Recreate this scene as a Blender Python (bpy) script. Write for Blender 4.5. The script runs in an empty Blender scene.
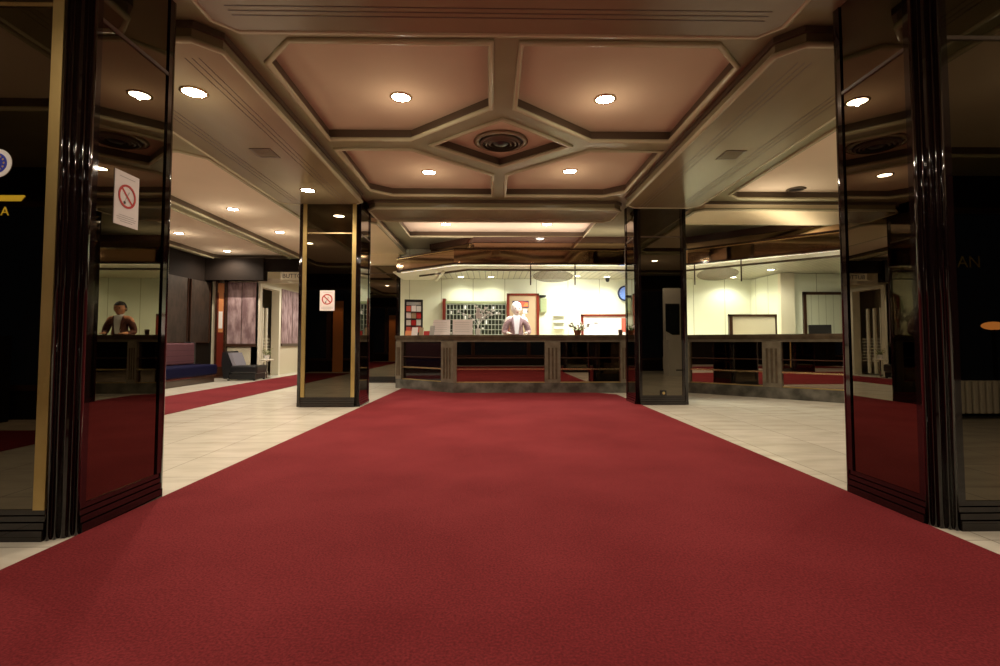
import bpy, bmesh, math, random
from mathutils import Vector, Matrix
from mathutils.geometry import tessellate_polygon
random.seed(7)
PI = math.pi
C = bpy.context.scene.collection
# ---------------------------------------------------------------- camera model
CF, CP, CY, PX, PY, EYE = 500.0, math.radians(2.56), math.radians(1.04), 500.0, 319.5, 0.95
def ray(x, y):
    X, Y, Z = (x-PX)/CF, 1.0, (PY-y)/CF
    Y, Z = Y*math.cos(CP)-Z*math.sin(CP), Y*math.sin(CP)+Z*math.cos(CP)
    X, Y = X*math.cos(CY)+Y*math.sin(CY), -X*math.sin(CY)+Y*math.cos(CY)
    return X, Y, Z
def atz(x, y, z):
    X, Y, Z = ray(x, y); t = (z-EYE)/Z
    return (X*t, Y*t)
def aty(x, y, yy):
    X, Y, Z = ray(x, y); t = yy/Y
    return (X*t, EYE+Z*t)
# ---------------------------------------------------------------- materials
M = {}
def mat(name, col, rough=.5, metal=0., spec=.5, coat=0., emis=None, es=0., trans=0., alpha=1.):
    m = bpy.data.materials.new(name); m.use_nodes = True
    b = m.node_tree.nodes['Principled BSDF']
    b.inputs['Base Color'].default_value = (*col, 1)
    b.inputs['Roughness'].default_value = rough
    b.inputs['Metallic'].default_value = metal
    b.inputs['Specular IOR Level'].default_value = spec
    b.inputs['Coat Weight'].default_value = coat
    b.inputs['Coat Roughness'].default_value = .04
    b.inputs['Transmission Weight'].default_value = trans
    b.inputs['Alpha'].default_value = alpha
    if emis:
        b.inputs['Emission Color'].default_value = (*emis, 1); b.inputs['Emission Strength'].default_value = es
    M[name] = m
    return m
def nodes(m):
    return m.node_tree.nodes, m.node_tree.links, m.node_tree.nodes['Principled BSDF']
def noise_mix(name, c1, c2, scale, rough=.5, detail=4, stretch=(1,1,1), lo=.35, hi=.65, bump=0., **k):
    m = mat(name, c1, rough, **k); n, l, b = nodes(m)
    tc = n.new('ShaderNodeTexCoord'); mp = n.new('ShaderNodeMapping'); mp.inputs['Scale'].default_value = stretch
    no = n.new('ShaderNodeTexNoise'); no.inputs['Scale'].default_value = scale; no.inputs['Detail'].default_value = detail
    cr = n.new('ShaderNodeValToRGB'); cr.color_ramp.elements[0].position = lo; cr.color_ramp.elements[1].position = hi
    cr.color_ramp.elements[0].color = (*c1, 1); cr.color_ramp.elements[1].color = (*c2, 1)
    l.new(tc.outputs['Object'], mp.inputs['Vector']); l.new(mp.outputs['Vector'], no.inputs['Vector'])
    l.new(no.outputs['Fac'], cr.inputs['Fac']); l.new(cr.outputs['Color'], b.inputs['Base Color'])
    if bump:
        bu = n.new('ShaderNodeBump'); bu.inputs['Strength'].default_value = bump; bu.inputs['Distance'].default_value = .01
        l.new(no.outputs['Fac'], bu.inputs['Height']); l.new(bu.outputs['Normal'], b.inputs['Normal'])
    return m
def lines(m, axis, period, width, col, offset=0., second=None):
    """darkens thin seams every `period` metres along an axis (0,1,2) of object space"""
    n, l, b = nodes(m)
    src = b.inputs['Base Color'].links[0].from_socket if b.inputs['Base Color'].links else None
    tc = n.new('ShaderNodeTexCoord'); sp = n.new('ShaderNodeSeparateXYZ'); l.new(tc.outputs['Object'], sp.inputs[0])
    a = n.new('ShaderNodeMath'); a.operation = 'ADD'; a.inputs[1].default_value = offset+1000*period; l.new(sp.outputs[axis], a.inputs[0])
    d = n.new('ShaderNodeMath'); d.operation = 'DIVIDE'; d.inputs[1].default_value = period; l.new(a.outputs[0], d.inputs[0])
    f = n.new('ShaderNodeMath'); f.operation = 'FRACT'; l.new(d.outputs[0], f.inputs[0])
    c = n.new('ShaderNodeMath'); c.operation = 'LESS_THAN'; c.inputs[1].default_value = width/period; l.new(f.outputs[0], c.inputs[0])
    mx = n.new('ShaderNodeMix'); mx.data_type = 'RGBA'
    l.new(c.outputs[0], mx.inputs[0])
    if src: l.new(src, mx.inputs[6])
    else: mx.inputs[6].default_value = b.inputs['Base Color'].default_value
    mx.inputs[7].default_value = (*col, 1)
    l.new(mx.outputs[2], b.inputs['Base Color'])
    return m
# room surfaces
m = mat('floor_stone', (.56,.52,.44), .22, spec=.4); n, l, b = nodes(m)
tc = n.new('ShaderNodeTexCoord'); br = n.new('ShaderNodeTexBrick'); br.inputs['Scale'].default_value = 1.
br.offset = 0; br.inputs['Brick Width'].default_value = .6; br.inputs['Row Height'].default_value = .6; br.inputs['Mortar Size'].default_value = .004
br.inputs['Color1'].default_value = (.80,.77,.68,1); br.inputs['Color2'].default_value = (.72,.69,.60,1); br.inputs['Mortar'].default_value = (.42,.39,.33,1)
no = n.new('ShaderNodeTexNoise'); no.inputs['Scale'].default_value = 2.2; no.inputs['Detail'].default_value = 8
mpp = n.new('ShaderNodeMapping'); mpp.inputs['Scale'].default_value = (1, 3, 1)
mx = n.new('ShaderNodeMix'); mx.data_type = 'RGBA'; mx.blend_type = 'MULTIPLY'; mx.inputs[0].default_value = .45
l.new(tc.outputs['Object'], br.inputs['Vector']); l.new(tc.outputs['Object'], mpp.inputs[0]); l.new(mpp.outputs[0], no.inputs['Vector'])
l.new(br.outputs['Color'], mx.inputs[6]); l.new(no.outputs['Color'], mx.inputs[7])
cr = n.new('ShaderNodeValToRGB'); cr.color_ramp.elements[0].position = .3; cr.color_ramp.elements[1].position = .6
cr.color_ramp.elements[0].color = (.6,.57,.52,1); cr.color_ramp.elements[1].color = (1,1,1,1)
l.new(no.outputs['Fac'], cr.inputs[0]); l.new(cr.outputs[0], mx.inputs[7]); l.new(mx.outputs[2], b.inputs['Base Color'])
# carpet: large blotches plus fine pile
def carpet(name, c1, c2):
    m = noise_mix(name, c1, c2, 1.3, .95, detail=6, spec=.1)
    n, l, b = nodes(m)
    tc = n.new('ShaderNodeTexCoord'); no = n.new('ShaderNodeTexNoise'); no.inputs['Scale'].default_value = 110; no.inputs['Detail'].default_value = 4
    cr = n.new('ShaderNodeValToRGB'); cr.color_ramp.elements[0].position = .3; cr.color_ramp.elements[1].position = .7
    cr.color_ramp.elements[0].color = (.66,.68,.70,1); cr.color_ramp.elements[1].color = (1.2,1.25,1.25,1)
    mx = n.new('ShaderNodeMix'); mx.data_type = 'RGBA'; mx.blend_type = 'MULTIPLY'; mx.inputs[0].default_value = 1
    src = b.inputs['Base Color'].links[0].from_socket
    l.new(tc.outputs['Object'], no.inputs['Vector']); l.new(no.outputs['Fac'], cr.inputs[0])
    l.new(src, mx.inputs[6]); l.new(cr.outputs[0], mx.inputs[7]); l.new(mx.outputs[2], b.inputs['Base Color'])
    bu = n.new('ShaderNodeBump'); bu.inputs['Strength'].default_value = .35; bu.inputs['Distance'].default_value = .006
    l.new(no.outputs['Fac'], bu.inputs['Height']); l.new(bu.outputs['Normal'], b.inputs['Normal'])
carpet('carpet_red', (.172,.019,.024), (.215,.027,.033))
noise_mix('lattice', (.235,.22,.125), (.30,.28,.165), 1.5, .28, spec=.45)
mat('lattice_trim', (.50,.47,.31), .2)
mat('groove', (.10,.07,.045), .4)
noise_mix('slab_lit', (.78,.66,.43), (.85,.72,.48), 1.1, .4)  # slab colour lightened by the light spilling from the reception
noise_mix('slab', (.21,.172,.098), (.27,.222,.13), 1.1, .2, stretch=(1,.4,1), detail=5)
noise_mix('panel_pink', (.70,.58,.44), (.76,.63,.48), .9, .75)
noise_mix('panel_coffer_dim', (.50,.385,.275), (.56,.43,.31), .9, .75)  # darker panel copy; the central coffers' dimmer light is in its colour
mat('lacquer', (.007,.003,.003), .06, spec=.4, coat=.6)
mat('lacquer_brown', (.05,.018,.010), .1, spec=.5, coat=1.)
mat('mirror_bronze', (.165,.145,.11), .0, metal=1.)
mat('mirror_fascia', (.50,.36,.24), .06, metal=1.)
mat('mirror_counter', (.34,.28,.23), .01, metal=1.)
noise_mix('brass', (.50,.36,.13), (.62,.47,.20), 4, .4, metal=.75, stretch=(1,1,.6))
mat('brass_bright', (.85,.68,.38), .25, metal=1.)
mat('chrome', (.7,.68,.62), .15, metal=1.)
noise_mix('marble', (.055,.052,.042), (.17,.16,.135), 5, .25, detail=10, lo=.35, hi=.7)
noise_mix('counter_stone', (.135,.112,.078), (.19,.165,.12), 9, .3, detail=6)
noise_mix('counter_slab', (.075,.053,.034), (.12,.09,.06), 6, .2, detail=6)
lines(mat('wall_cream', (.76,.78,.62), .16, spec=.4), 0, .745, .012, (.35,.34,.22), offset=1.17)
lines(mat('wall_cream_y', (.74,.76,.60), .2, spec=.4), 1, .5, .012, (.35,.34,.22))
mat('cream', (.70,.64,.48), .4)
mat('cream_bright', (.80,.76,.62), .35)
mat('wall_plain', (.50,.42,.32), .6)
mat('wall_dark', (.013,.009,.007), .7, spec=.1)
noise_mix('wallpaper', (.20,.12,.13), (.46,.34,.35), 9, .6, stretch=(1,1,.35), detail=3)
noise_mix('wallpaper_dark', (.022,.016,.012), (.045,.032,.024), 12, .5, stretch=(1,1,.4), detail=3)
mat('wood_dark', (.05,.022,.012), .3, coat=.5)
mat('wood_red', (.16,.022,.012), .3, coat=.4)
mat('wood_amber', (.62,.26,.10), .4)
lines(lines(mat('slat_ceiling', (.42,.38,.27), .3), 0, .13, .018, (.10,.08,.05)), 1, 2.6, .01, (.2,.17,.1))
mat('strip_light', (1,.9,.8), .5, emis=(1,.80,.66), es=2.2)
mat('lamp', (1,1,1), .4, emis=(1,.88,.70), es=70)
mat('lamp_cool', (1,1,1), .4, emis=(1,.95,.74), es=14)
mat('black', (.012,.012,.013), .4)
mat('black_leather', (.015,.015,.017), .3)
mat('grey_fabric', (.26,.25,.30), .8)
lines(mat('sofa_plum', (.10,.034,.045), .8), 2, .125, .008, (.04,.012,.018))
mat('sofa_navy', (.005,.005,.028), .8, spec=.1)
mat('white', (.85,.83,.82), .5)
mat('white_pink', (.97,.90,.91), .5)
mat('paper_grey', (.45,.45,.45), .6)
mat('red', (.55,.02,.02), .5)
mat('red_soft', (.75,.14,.10), .5)
mat('orange', (.85,.30,.10), .5)
mat('yellow', (.75,.52,.03), .5)
mat('faint_yellow', (.30,.22,.03), .6)
mat('blue', (.04,.06,.45), .4)
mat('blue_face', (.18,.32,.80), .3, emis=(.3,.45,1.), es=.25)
mat('blue_dark', (.01,.02,.09), .3)
mat('green_dark', (.045,.055,.032), .5)
mat('green_grey', (.28,.32,.18), .5)
mat('leaf', (.10,.16,.03), .5)
mat('leaf_pale', (.45,.46,.22), .5)
mat('cork', (.46,.34,.22), .8)
mat('terracotta', (.40,.13,.05), .6)
mat('glass_night', (.02,.02,.022), .03, spec=.6, alpha=.45)
mat('glass_plate', (.35,.25,.17), .15, alpha=.38)
mat('radiator', (.85,.8,.72), .4)
mat('skin', (.95,.82,.76), .5); mat('skin_tan', (.55,.24,.13), .5)
mat('hair_white', (.85,.83,.80), .7); mat('hair_black', (.02,.014,.01), .6)
noise_mix('jacket_rose', (.26,.16,.17), (.42,.28,.29), 60, .8)
mat('jacket_brown', (.10,.03,.02), .8)
mat('shirt', (.88,.87,.88), .6); mat('trousers', (.03,.03,.035), .8)
mat('eye', (.02,.015,.012), .2); mat('lip', (.50,.20,.18), .5)
mat('ink', (.02,.018,.018), .6)
mat('amber_glow', (1,.5,.2), .5, emis=(1,.35,.08), es=5)
mat('rack_edge', (.42,.46,.38), .4)
mat('screen', (.02,.025,.03), .1)
# ---------------------------------------------------------------- mesh helpers
class MB:
    def __init__(s): s.bm = bmesh.new(); s.mats = []
    def mi(s, m):
        if m is None: return 0
        if m not in s.mats: s.mats.append(m)
        return s.mats.index(m)
    def box(s, x0, x1, y0, y1, z0, z1, m=None, bev=0.):
        i = s.mi(m)
        vs = [s.bm.verts.new(p) for p in ((x0,y0,z0),(x1,y0,z0),(x1,y1,z0),(x0,y1,z0),(x0,y0,z1),(x1,y0,z1),(x1,y1,z1),(x0,y1,z1))]
        fs = [s.bm.faces.new([vs[k] for k in q]) for q in ((3,2,1,0),(4,5,6,7),(0,1,5,4),(1,2,6,5),(2,3,7,6),(3,0,4,7))]
        for f in fs: f.material_index = i
        if bev:
            es = list({e for f in fs for e in f.edges})
            r = bmesh.ops.bevel(s.bm, geom=es, offset=bev, segments=3, affect='EDGES', profile=.5)
            for f in r['faces']: f.material_index = i
        return s
    def prism(s, poly, z0, z1, m=None, T=None):
        i = s.mi(m); T = T or Matrix.Identity(4)
        a = [s.bm.verts.new(T @ Vector((x,y,z0))) for x, y in poly]; b = [s.bm.verts.new(T @ Vector((x,y,z1))) for x, y in poly]
        k = len(poly); fs = []
        for q in range(k): fs.append(s.bm.faces.new((a[q],a[(q+1)%k],b[(q+1)%k],b[q])))
        for tri in tessellate_polygon([[Vector((x,y,0)) for x, y in poly]]):
            fs.append(s.bm.faces.new([a[t] for t in tri])); fs.append(s.bm.faces.new([b[t] for t in tri][::-1]))
        for f in fs: f.material_index = i
        return s
    def tube(s, pts, r, seg=8, m=None, closed=False, rs=None):
        i = s.mi(m); pts = [Vector(p) for p in pts]; rings = []
        N = len(pts)
        for k, p in enumerate(pts):
            if closed: d = (pts[(k+1)%N]-pts[k-1])
            else: d = pts[min(k+1,N-1)]-pts[max(k-1,0)]
            d.normalize()
            u = d.cross(Vector((0,0,1)))
            if u.length < .05: u = d.cross(Vector((1,0,0)))
            u.normalize(); w = u.cross(d)
            rr = rs[k] if rs else r
            sc = 1.
            if (closed or 0 < k < N-1):
                e = (pts[(k+1)%N]-p).normalized(); sc = 1/max(.5, e.dot(d))
            rings.append([s.bm.verts.new(p+u*math.cos(2*PI*q/seg)*rr*sc+w*math.sin(2*PI*q/seg)*rr) for q in range(seg)])
        n = N if closed else N-1
        for k in range(n):
            a, b = rings[k], rings[(k+1)%N]
            for q in range(seg): s.bm.faces.new((a[q],a[(q+1)%seg],b[(q+1)%seg],b[q])).material_index = i
        if not closed:
            s.bm.faces.new(rings[0]).material_index = i; s.bm.faces.new(rings[-1][::-1]).material_index = i
        return s
    def lathe(s, prof, seg=24, m=None, T=None, cap=True):
        i = s.mi(m); T = T or Matrix.Identity(4)
        rings = [[s.bm.verts.new(T @ Vector((r*math.cos(2*PI*q/seg), r*math.sin(2*PI*q/seg), z))) for q in range(seg)] for r, z in prof]
        for a, b in zip(rings, rings[1:]):
            for q in range(seg): s.bm.faces.new((a[q],a[(q+1)%seg],b[(q+1)%seg],b[q])).material_index = i
        if cap:
            s.bm.faces.new(rings[0][::-1]).material_index = i; s.bm.faces.new(rings[-1]).material_index = i
        return s
    def ball(s, c, r, m=None, u=10, v=8, sc=(1,1,1)):
        i = s.mi(m)
        r_ = bmesh.ops.create_uvsphere(s.bm, u_segments=u, v_segments=v, radius=r, matrix=Matrix.Translation(c) @ Matrix.Diagonal((*sc,1)))
        for vv in r_['verts']:
            for f in vv.link_faces: f.material_index = i
        return s
    def quad(s, pts, m=None):
        f = s.bm.faces.new([s.bm.verts.new(p) for p in pts]); f.material_index = s.mi(m); return s
    def build(s, name, material=None, parent=None, smooth=False, origin=None):
        if origin:
            for v in s.bm.verts: v.co -= Vector(origin)
        bmesh.ops.recalc_face_normals(s.bm, faces=s.bm.faces[:])
        me = bpy.data.meshes.new(name); s.bm.to_mesh(me); s.bm.free()
        ms = s.mats if s.mats and s.mats != [None] else [material]
        for k in ms: me.materials.append(M[k if k else material])
        if smooth:
            for p in me.polygons: p.use_smooth = True
        o = bpy.data.objects.new(name, me); C.objects.link(o)
        if origin: o.location = origin
        if parent: o.parent = parent
        return o
def thing(name, label, cat, loc=(0,0,0), rz=0, group=None):
    o = bpy.data.objects.new(name, None); C.objects.link(o); o.location = loc; o.rotation_euler = (0,0,rz)
    o.empty_display_size = .1
    return tag(o, label, cat, group)
def tag(o, label, cat, group=None):
    o['label'] = label; o['category'] = cat
    if group: o['group'] = group
    return o
def struct(o, label=None, cat=None):
    o['kind'] = 'structure'
    if label: o['label'] = label; o['category'] = cat or 'structure'
    return o
def offset_poly(pts, d):
    """offset an open polyline to its left-hand side (towards +y for a left-to-right line) by d"""
    out = []
    N = len(pts)
    for k in range(N):
        ns = []
        for a, b in ((k-1,k),(k,k+1)):
            if 0 <= a and b < N:
                t = (Vector(pts[b])-Vector(pts[a])).normalized(); ns.append(Vector((-t.y, t.x)))
        if len(ns) == 1: v = ns[0]*d
        else:
            h = (ns[0]+ns[1]).normalized(); v = h*(d/h.dot(ns[0]))
        out.append((pts[k][0]+v.x, pts[k][1]+v.y))
    return out
def band(mb, pts, d0, d1, z0, z1, m=None):
    mb.prism(offset_poly(pts, d0)+offset_poly(pts, d1)[::-1], z0, z1, m)
    return mb
def text(body, size, mtl, parent, loc, rot, name='lettering', depth=.001, align='CENTER'):
    cu = bpy.data.curves.new(name, 'FONT'); cu.body = body; cu.size = size; cu.extrude = depth; cu.align_x = align; cu.align_y = 'CENTER'
    o = bpy.data.objects.new(name, cu); C.objects.link(o); o.location = loc; o.rotation_euler = rot
    bpy.context.view_layer.update()
    me = bpy.data.meshes.new_from_object(o.evaluated_get(bpy.context.evaluated_depsgraph_get()))
    bpy.data.objects.remove(o)
    o = bpy.data.objects.new(name, me); C.objects.link(o); o.location = loc; o.rotation_euler = rot
    me.materials.clear(); me.materials.append(M[mtl]); o.parent = parent
    return o
# ---------------------------------------------------------------- levels and plan
HS, HL, HP = 2.99, 3.13, 3.23
XW0, XW1, YF, YB = -7.4, 8.2, -1.3, 18.0
CP_ = [(-1.97,10.42), (-.70,9.33), (3.72,9.33), (7.55,5.75)]       # counter and canopy front line
# floor
struct(MB().box(XW0-.1, XW1+.1, YF-.1, YB, -.1, 0).build('floor', 'floor_stone'), 'polished beige stone tile floor of the lobby', 'floor')
cp = MB(); cp.prism([(-2.10,-.5),(2.255,-.5),(2.26,9.0),(1.95,9.315),(-.71,9.315),(-1.80,10.25),(-1.81,10.2)], 0, .008)
tag(cp.build('carpet', 'carpet_red'), 'wide red carpet running from the entrance up to the reception counter', 'carpet')
tag(MB().box(-5.62,-4.24,-.5,17.4,0,.008).build('carpet_runner', 'carpet_red'), 'narrower red runner crossing the stone floor of the left hall past the sofa', 'carpet')
# ---------------------------------------------------------------- ceiling lattice with recessed panels
def ch(x0, x1, y0, y1, c=.28, corners='abcd'):
    """rectangle with chamfered corners: a near-left b near-right c far-right d far-left"""
    p = []
    p += [(x0, y0+c), (x0+c, y0)] if 'a' in corners else [(x0,y0)]
    p += [(x1-c, y0), (x1, y0+c)] if 'b' in corners else [(x1,y0)]
    p += [(x1, y1-c), (x1-c, y1)] if 'c' in corners else [(x1,y1)]
    p += [(x0+c, y1), (x0, y1-c)] if 'd' in corners else [(x0,y1)]
    return p
XL, XR, XC = -1.74, 1.95, .11
TL = [(XL,3.83),(XL+.28,3.54),(XC-.11,3.54),(XC-.11,4.56),(-.86,5.31),(XL,5.31)]
TR = [(XR,3.83),(XR,5.31),(1.08,5.31),(XC+.11,4.56),(XC+.11,3.54),(XR-.28,3.54)]
BL = [(XL,5.58),(-.90,5.58),(XC-.09,6.42),(XC-.09,7.36),(XL+.28,7.36),(XL,7.12)]
BR = [(XR,5.58),(XR,7.12),(XR-.28,7.36),(XC+.09,7.36),(XC+.09,6.42),(1.12,5.58)]
DI = [(-.66,5.45),(XC,4.79),(.88,5.45),(XC,6.13)]
holes = [TL, TR, BL, BR, DI]
holes += [ch(-4.97,-3.35,5.67,13.25,.22), ch(-7.2,-5.2,5.67,13.25,.22), ch(-7.2,-5.2,.3,5.35,.22), ch(-4.97,-3.35,.3,5.35,.22)]
holes += [ch(3.52,7.6,3.1,7.44,.22), [(-1.68,8.62),(1.92,8.62),(1.92,10.28),(-1.68,10.28)], ch(3.52,7.6,-.6,2.8,.22), ch(XL,XR,-.6,2.2,.28)]
outer = [(XW0-.1,YF-.1),(XW1+.1,YF-.1),(XW1+.1,YB),(XW0-.1,YB)]
mb = MB()
flat = [Vector((x,y,HL)) for x, y in outer]; loops = [flat]
for h in holes: loops.append([Vector((x,y,HL)) for x, y in h])
allp = [p for lp in loops for p in lp]; vs = [mb.bm.verts.new(p) for p in allp]
for t in tessellate_polygon(loops):
    try: mb.bm.faces.new([vs[i] for i in t]).material_index = mb.mi('lattice')
    except ValueError: pass
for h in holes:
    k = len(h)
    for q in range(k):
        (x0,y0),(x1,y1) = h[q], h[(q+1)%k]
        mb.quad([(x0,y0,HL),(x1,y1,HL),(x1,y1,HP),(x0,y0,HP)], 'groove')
mb.box(XW0-.1,XW1+.1,YF-.1,YB,HP+.02,HP+.1,'lattice')
ceil = struct(mb.build('ceiling'), 'brown coffered ceiling with chamfered recessed panels', 'ceiling')
pm = MB()
for h in holes:
    e = []
    for x, y in h: e.append((x,y))
    pm.prism(e, HP, HP+.015, 'panel_coffer_dim' if h in (TL,TR,BL,BR,DI) else 'panel_pink')
pm.build('recessed_panel', 'panel_pink', ceil)
tm = MB()
for h in holes:
    tm.tube([(x,y,HL-.004) for x, y in h], .024, 8, closed=True)
tm.build('panel_moulding', 'lattice_trim', ceil, smooth=True)
# dropped slabs
slabs = [(ch(-3.1,-1.9,3.35,7.42,.14), 'l'), (ch(2.04,3.14,3.33,7.50,.14), 'l'), (ch(-1.78,1.90,2.42,3.24,.12), 'c'), (ch(-1.9,2.03,7.62,8.44,.12), 'c'),
         (ch(-3.1,-1.98,8.52,11.7,.12), 'b'), (ch(3.2,7.7,7.62,8.55,.12), 'p'), (ch(-3.1,-1.9,-.9,2.36,.14),'l'), (ch(2.04,3.14,-.9,2.36,.14),'l'),
         (ch(-1.78,1.90,-1.2,-.75,.12), 'c')]
ti = 1
for s, kind in slabs:
    a = MB(); a.prism(s, HS, HL-.001)
    xs = [p[0] for p in s]; ys = [p[1] for p in s]
    o = struct(a.build('trim_%d' % ti, 'slab_lit' if kind in 'bp' else 'slab'), 'dropped ceiling beam slab with rounded edges', 'beam'); ti += 1
    g = MB()
    if kind == 'c':
        for d in (.17,.215,.26): g.box(min(xs)+.16,max(xs)-.16,max(ys)-d-.008,max(ys)-d,HS-.002,HS+.01)
    if kind == 'l':
        for d in (.2,.25,.3): g.box(min(xs)+d,min(xs)+d+.006,min(ys)+.2,max(ys)-.02,HS-.002,HS+.01); g.box(max(xs)-d-.006,max(xs)-d,min(ys)+.2,max(ys)-.02,HS-.002,HS+.01)
    if kind not in 'bp': g.build('groove', 'groove', o)
    MB().tube([(x,y,HS+.012) for x, y in s], .022, 8, closed=True).build('edge_moulding', 'lattice_trim', o, smooth=True)
    sg = [(x+(.02 if x < sum(xs)/len(xs) else -.02)*-1, y+(.02 if y < sum(ys)/len(ys) else -.02)*-1) for x, y in s]
    MB().prism(sg, HL-.045, HL-.003).build('shadow_strip', 'groove', o)  # solid dark strip; the shade of a gap is its colour
# hatches in the slabs, air vent, unlit lamp
for px, py, lab in ((265,153,'small square hatch in the left dropped ceiling beam'), (731,155,'small square hatch in the right dropped ceiling beam')):
    x, y = atz(px, py, HS)
    t = thing('ceiling_hatch', lab, 'hatch', (x,y,HS))
    MB().box(-.11,.11,-.13,.13,-.006,.0).build('cover', 'groove', t)
    mm = MB()
    for k in range(6): mm.box(-.09,.09,-.1+k*.036,-.085+k*.036,-.009,-.006)
    mm.build('grille', 'slab', t)
t = thing('ceiling_vent', 'round dark ringed air vent in the diamond ceiling panel', 'vent', (XC,5.58,HP))
MB().lathe([(.30,.0),(.31,-.012),(.26,-.03),(.25,-.01),(.25,0)], 40, cap=False).build('outer_ring', 'slab', t, True)
MB().lathe([(.0,-.003),(.25,-.003)], 40, cap=False).build('backing', 'black', t)
for r in (.215,.17,.125): MB().lathe([(r,-.004),(r+.02,-.03),(r-.012,-.05),(r-.012,-.045),(r+.005,-.03),(r-.006,-.004)], 40, cap=False).build('ring', 'groove', t, True)
MB().lathe([(.001,-.05),(.07,-.045),(.085,-.03)], 32, cap=False).build('centre_disc', 'black', t, True)
# ---------------------------------------------------------------- downlights
FILL = .045
def spot(name, x, y, z, e, col=(1,.80,.58), ang=150, r=.07, rot=(0,0,0)):
    d = bpy.data.lights.new(name, 'SPOT'); d.energy = e; d.color = col; d.spot_size = math.radians(ang); d.spot_blend = .6; d.shadow_soft_size = r
    o = bpy.data.objects.new(name, d); C.objects.link(o); o.location = (x,y,z); o.rotation_euler = rot; return o
def area(name, loc, rot, sx, sy, e, col):
    d = bpy.data.lights.new(name, 'AREA'); d.shape = 'RECTANGLE'; d.size = sx; d.size_y = sy; d.energy = e; d.color = col
    o = bpy.data.objects.new(name, d); C.objects.link(o); o.location = loc; o.rotation_euler = rot; o.visible_glossy = False; return o
def downlight(x, y, z, label, group, e=60, lamp='lamp', r=.085, col=(1,.80,.58)):
    t = thing('ceiling_downlight', label, 'downlight', (x,y,z), 0, group)
    MB().lathe([(r+.02,0),(r+.022,-.006),(r+.004,-.012),(r,-.004)], 24, cap=False).build('trim_ring', 'brass_bright' if lamp == 'lamp' else 'chrome', t, True)
    MB().lathe([(.0005,-.010),(r*.7,-.009),(r,-.004)], 24, cap=False).build('lens', lamp, t, True)
    if e:
        spot('downlight_lamp', x, y, z-.025, e, col, r=.02)
        d = bpy.data.lights.new('ceiling_fill', 'POINT'); d.energy = e*FILL; d.color = col; d.shadow_soft_size = 0.
        o = bpy.data.objects.new('ceiling_fill', d); C.objects.link(o); o.location = (x,y,z-.34); o.visible_glossy = False  # unseen point light added below each downlight to brighten the ceiling
G1 = 'recessed downlights of the central coffers'
W = (1,.80,.58)
for px, py, lab in ((401,97,'lit downlight in the larger front left coffer panel'), (605,99,'lit downlight in the larger front right coffer panel'),
                    (429,172,'lit downlight in the smaller rear left coffer panel'), (570,171,'lit downlight in the smaller rear right coffer panel')):
    x, y = atz(px, py, HP); downlight(x, y, HP, lab, G1, 95, r=.082)
for px, py, lab in ((194,92,'lit downlight in the left ceiling beam, nearer the camera'), (308,190,'lit downlight in the left ceiling beam, just before the far mirrored column')):
    x, y = atz(px, py, HS); downlight(x, y, HS, lab, 'downlights of the left ceiling beam', 75)
for px, py, lab in ((233,209,'lit downlight of the left hall in front of the far left column, nearest one'), (280,232,'lit downlight of the left hall beside the far left column top'),
                    (179,233,'lit downlight of the left hall above the sofa'), (227,251,'lit downlight of the left hall nearest the back wall')):
    x, y = atz(px, py, HP); downlight(x, y, HP, lab, 'downlights of the left hall', 120, col=(1,.86,.68))
for x, y, lab in ((-6.2,6.9,'downlight of the left hall above the near end of the sofa, seen only in mirrors'), (-4.2,3.2,'downlight of the left hall beside the near left column')):
    downlight(x, y, HP, lab, 'downlights of the left hall', 70)
for px, py, lab in ((446,224,'lit downlight in the bright panel over the counter, left one'), (547,224,'lit downlight in the bright panel over the counter, right one')):
    x, y = atz(px, py, HP); downlight(x, y, HP, lab, 'downlights in the panel above the counter', 70)
for x, y, lab in ((4.4,5.0,'lit downlight in the right bay ceiling panel'), (6.2,5.6,'lit downlight at the right end of the right bay ceiling'), (-.8,.9,'downlight near the entrance, left'), (1.0,.9,'downlight near the entrance, right'), (4.6,1.2,'downlight near the entrance above the white kiosk')):
    downlight(x, y, HP, lab, 'other downlights of the lobby', 60 if y > 2 else 32)
for x, y, lab in ((-2.42,1.15,'added downlight in the ceiling beam before the near left column'), (2.66,1.15,'added downlight in the ceiling beam before the near right column')):
    downlight(x, y, HS, lab, 'added downlights of the entrance beams', 42)  # unseen lamps added to light the brass strips and corner posts
x, y = atz(796,189,HP)
t = thing('unlit_downlight', 'unlit dark recessed downlight in the right bay ceiling panel', 'downlight', (x,y,HP))
MB().lathe([(.13,0),(.135,-.008),(.10,-.02),(.095,-.002)], 24, cap=False).build('trim_ring', 'groove', t, True)
MB().lathe([(.0005,-.003),(.10,-.003)], 24, cap=False).build('lens', 'black', t)
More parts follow.
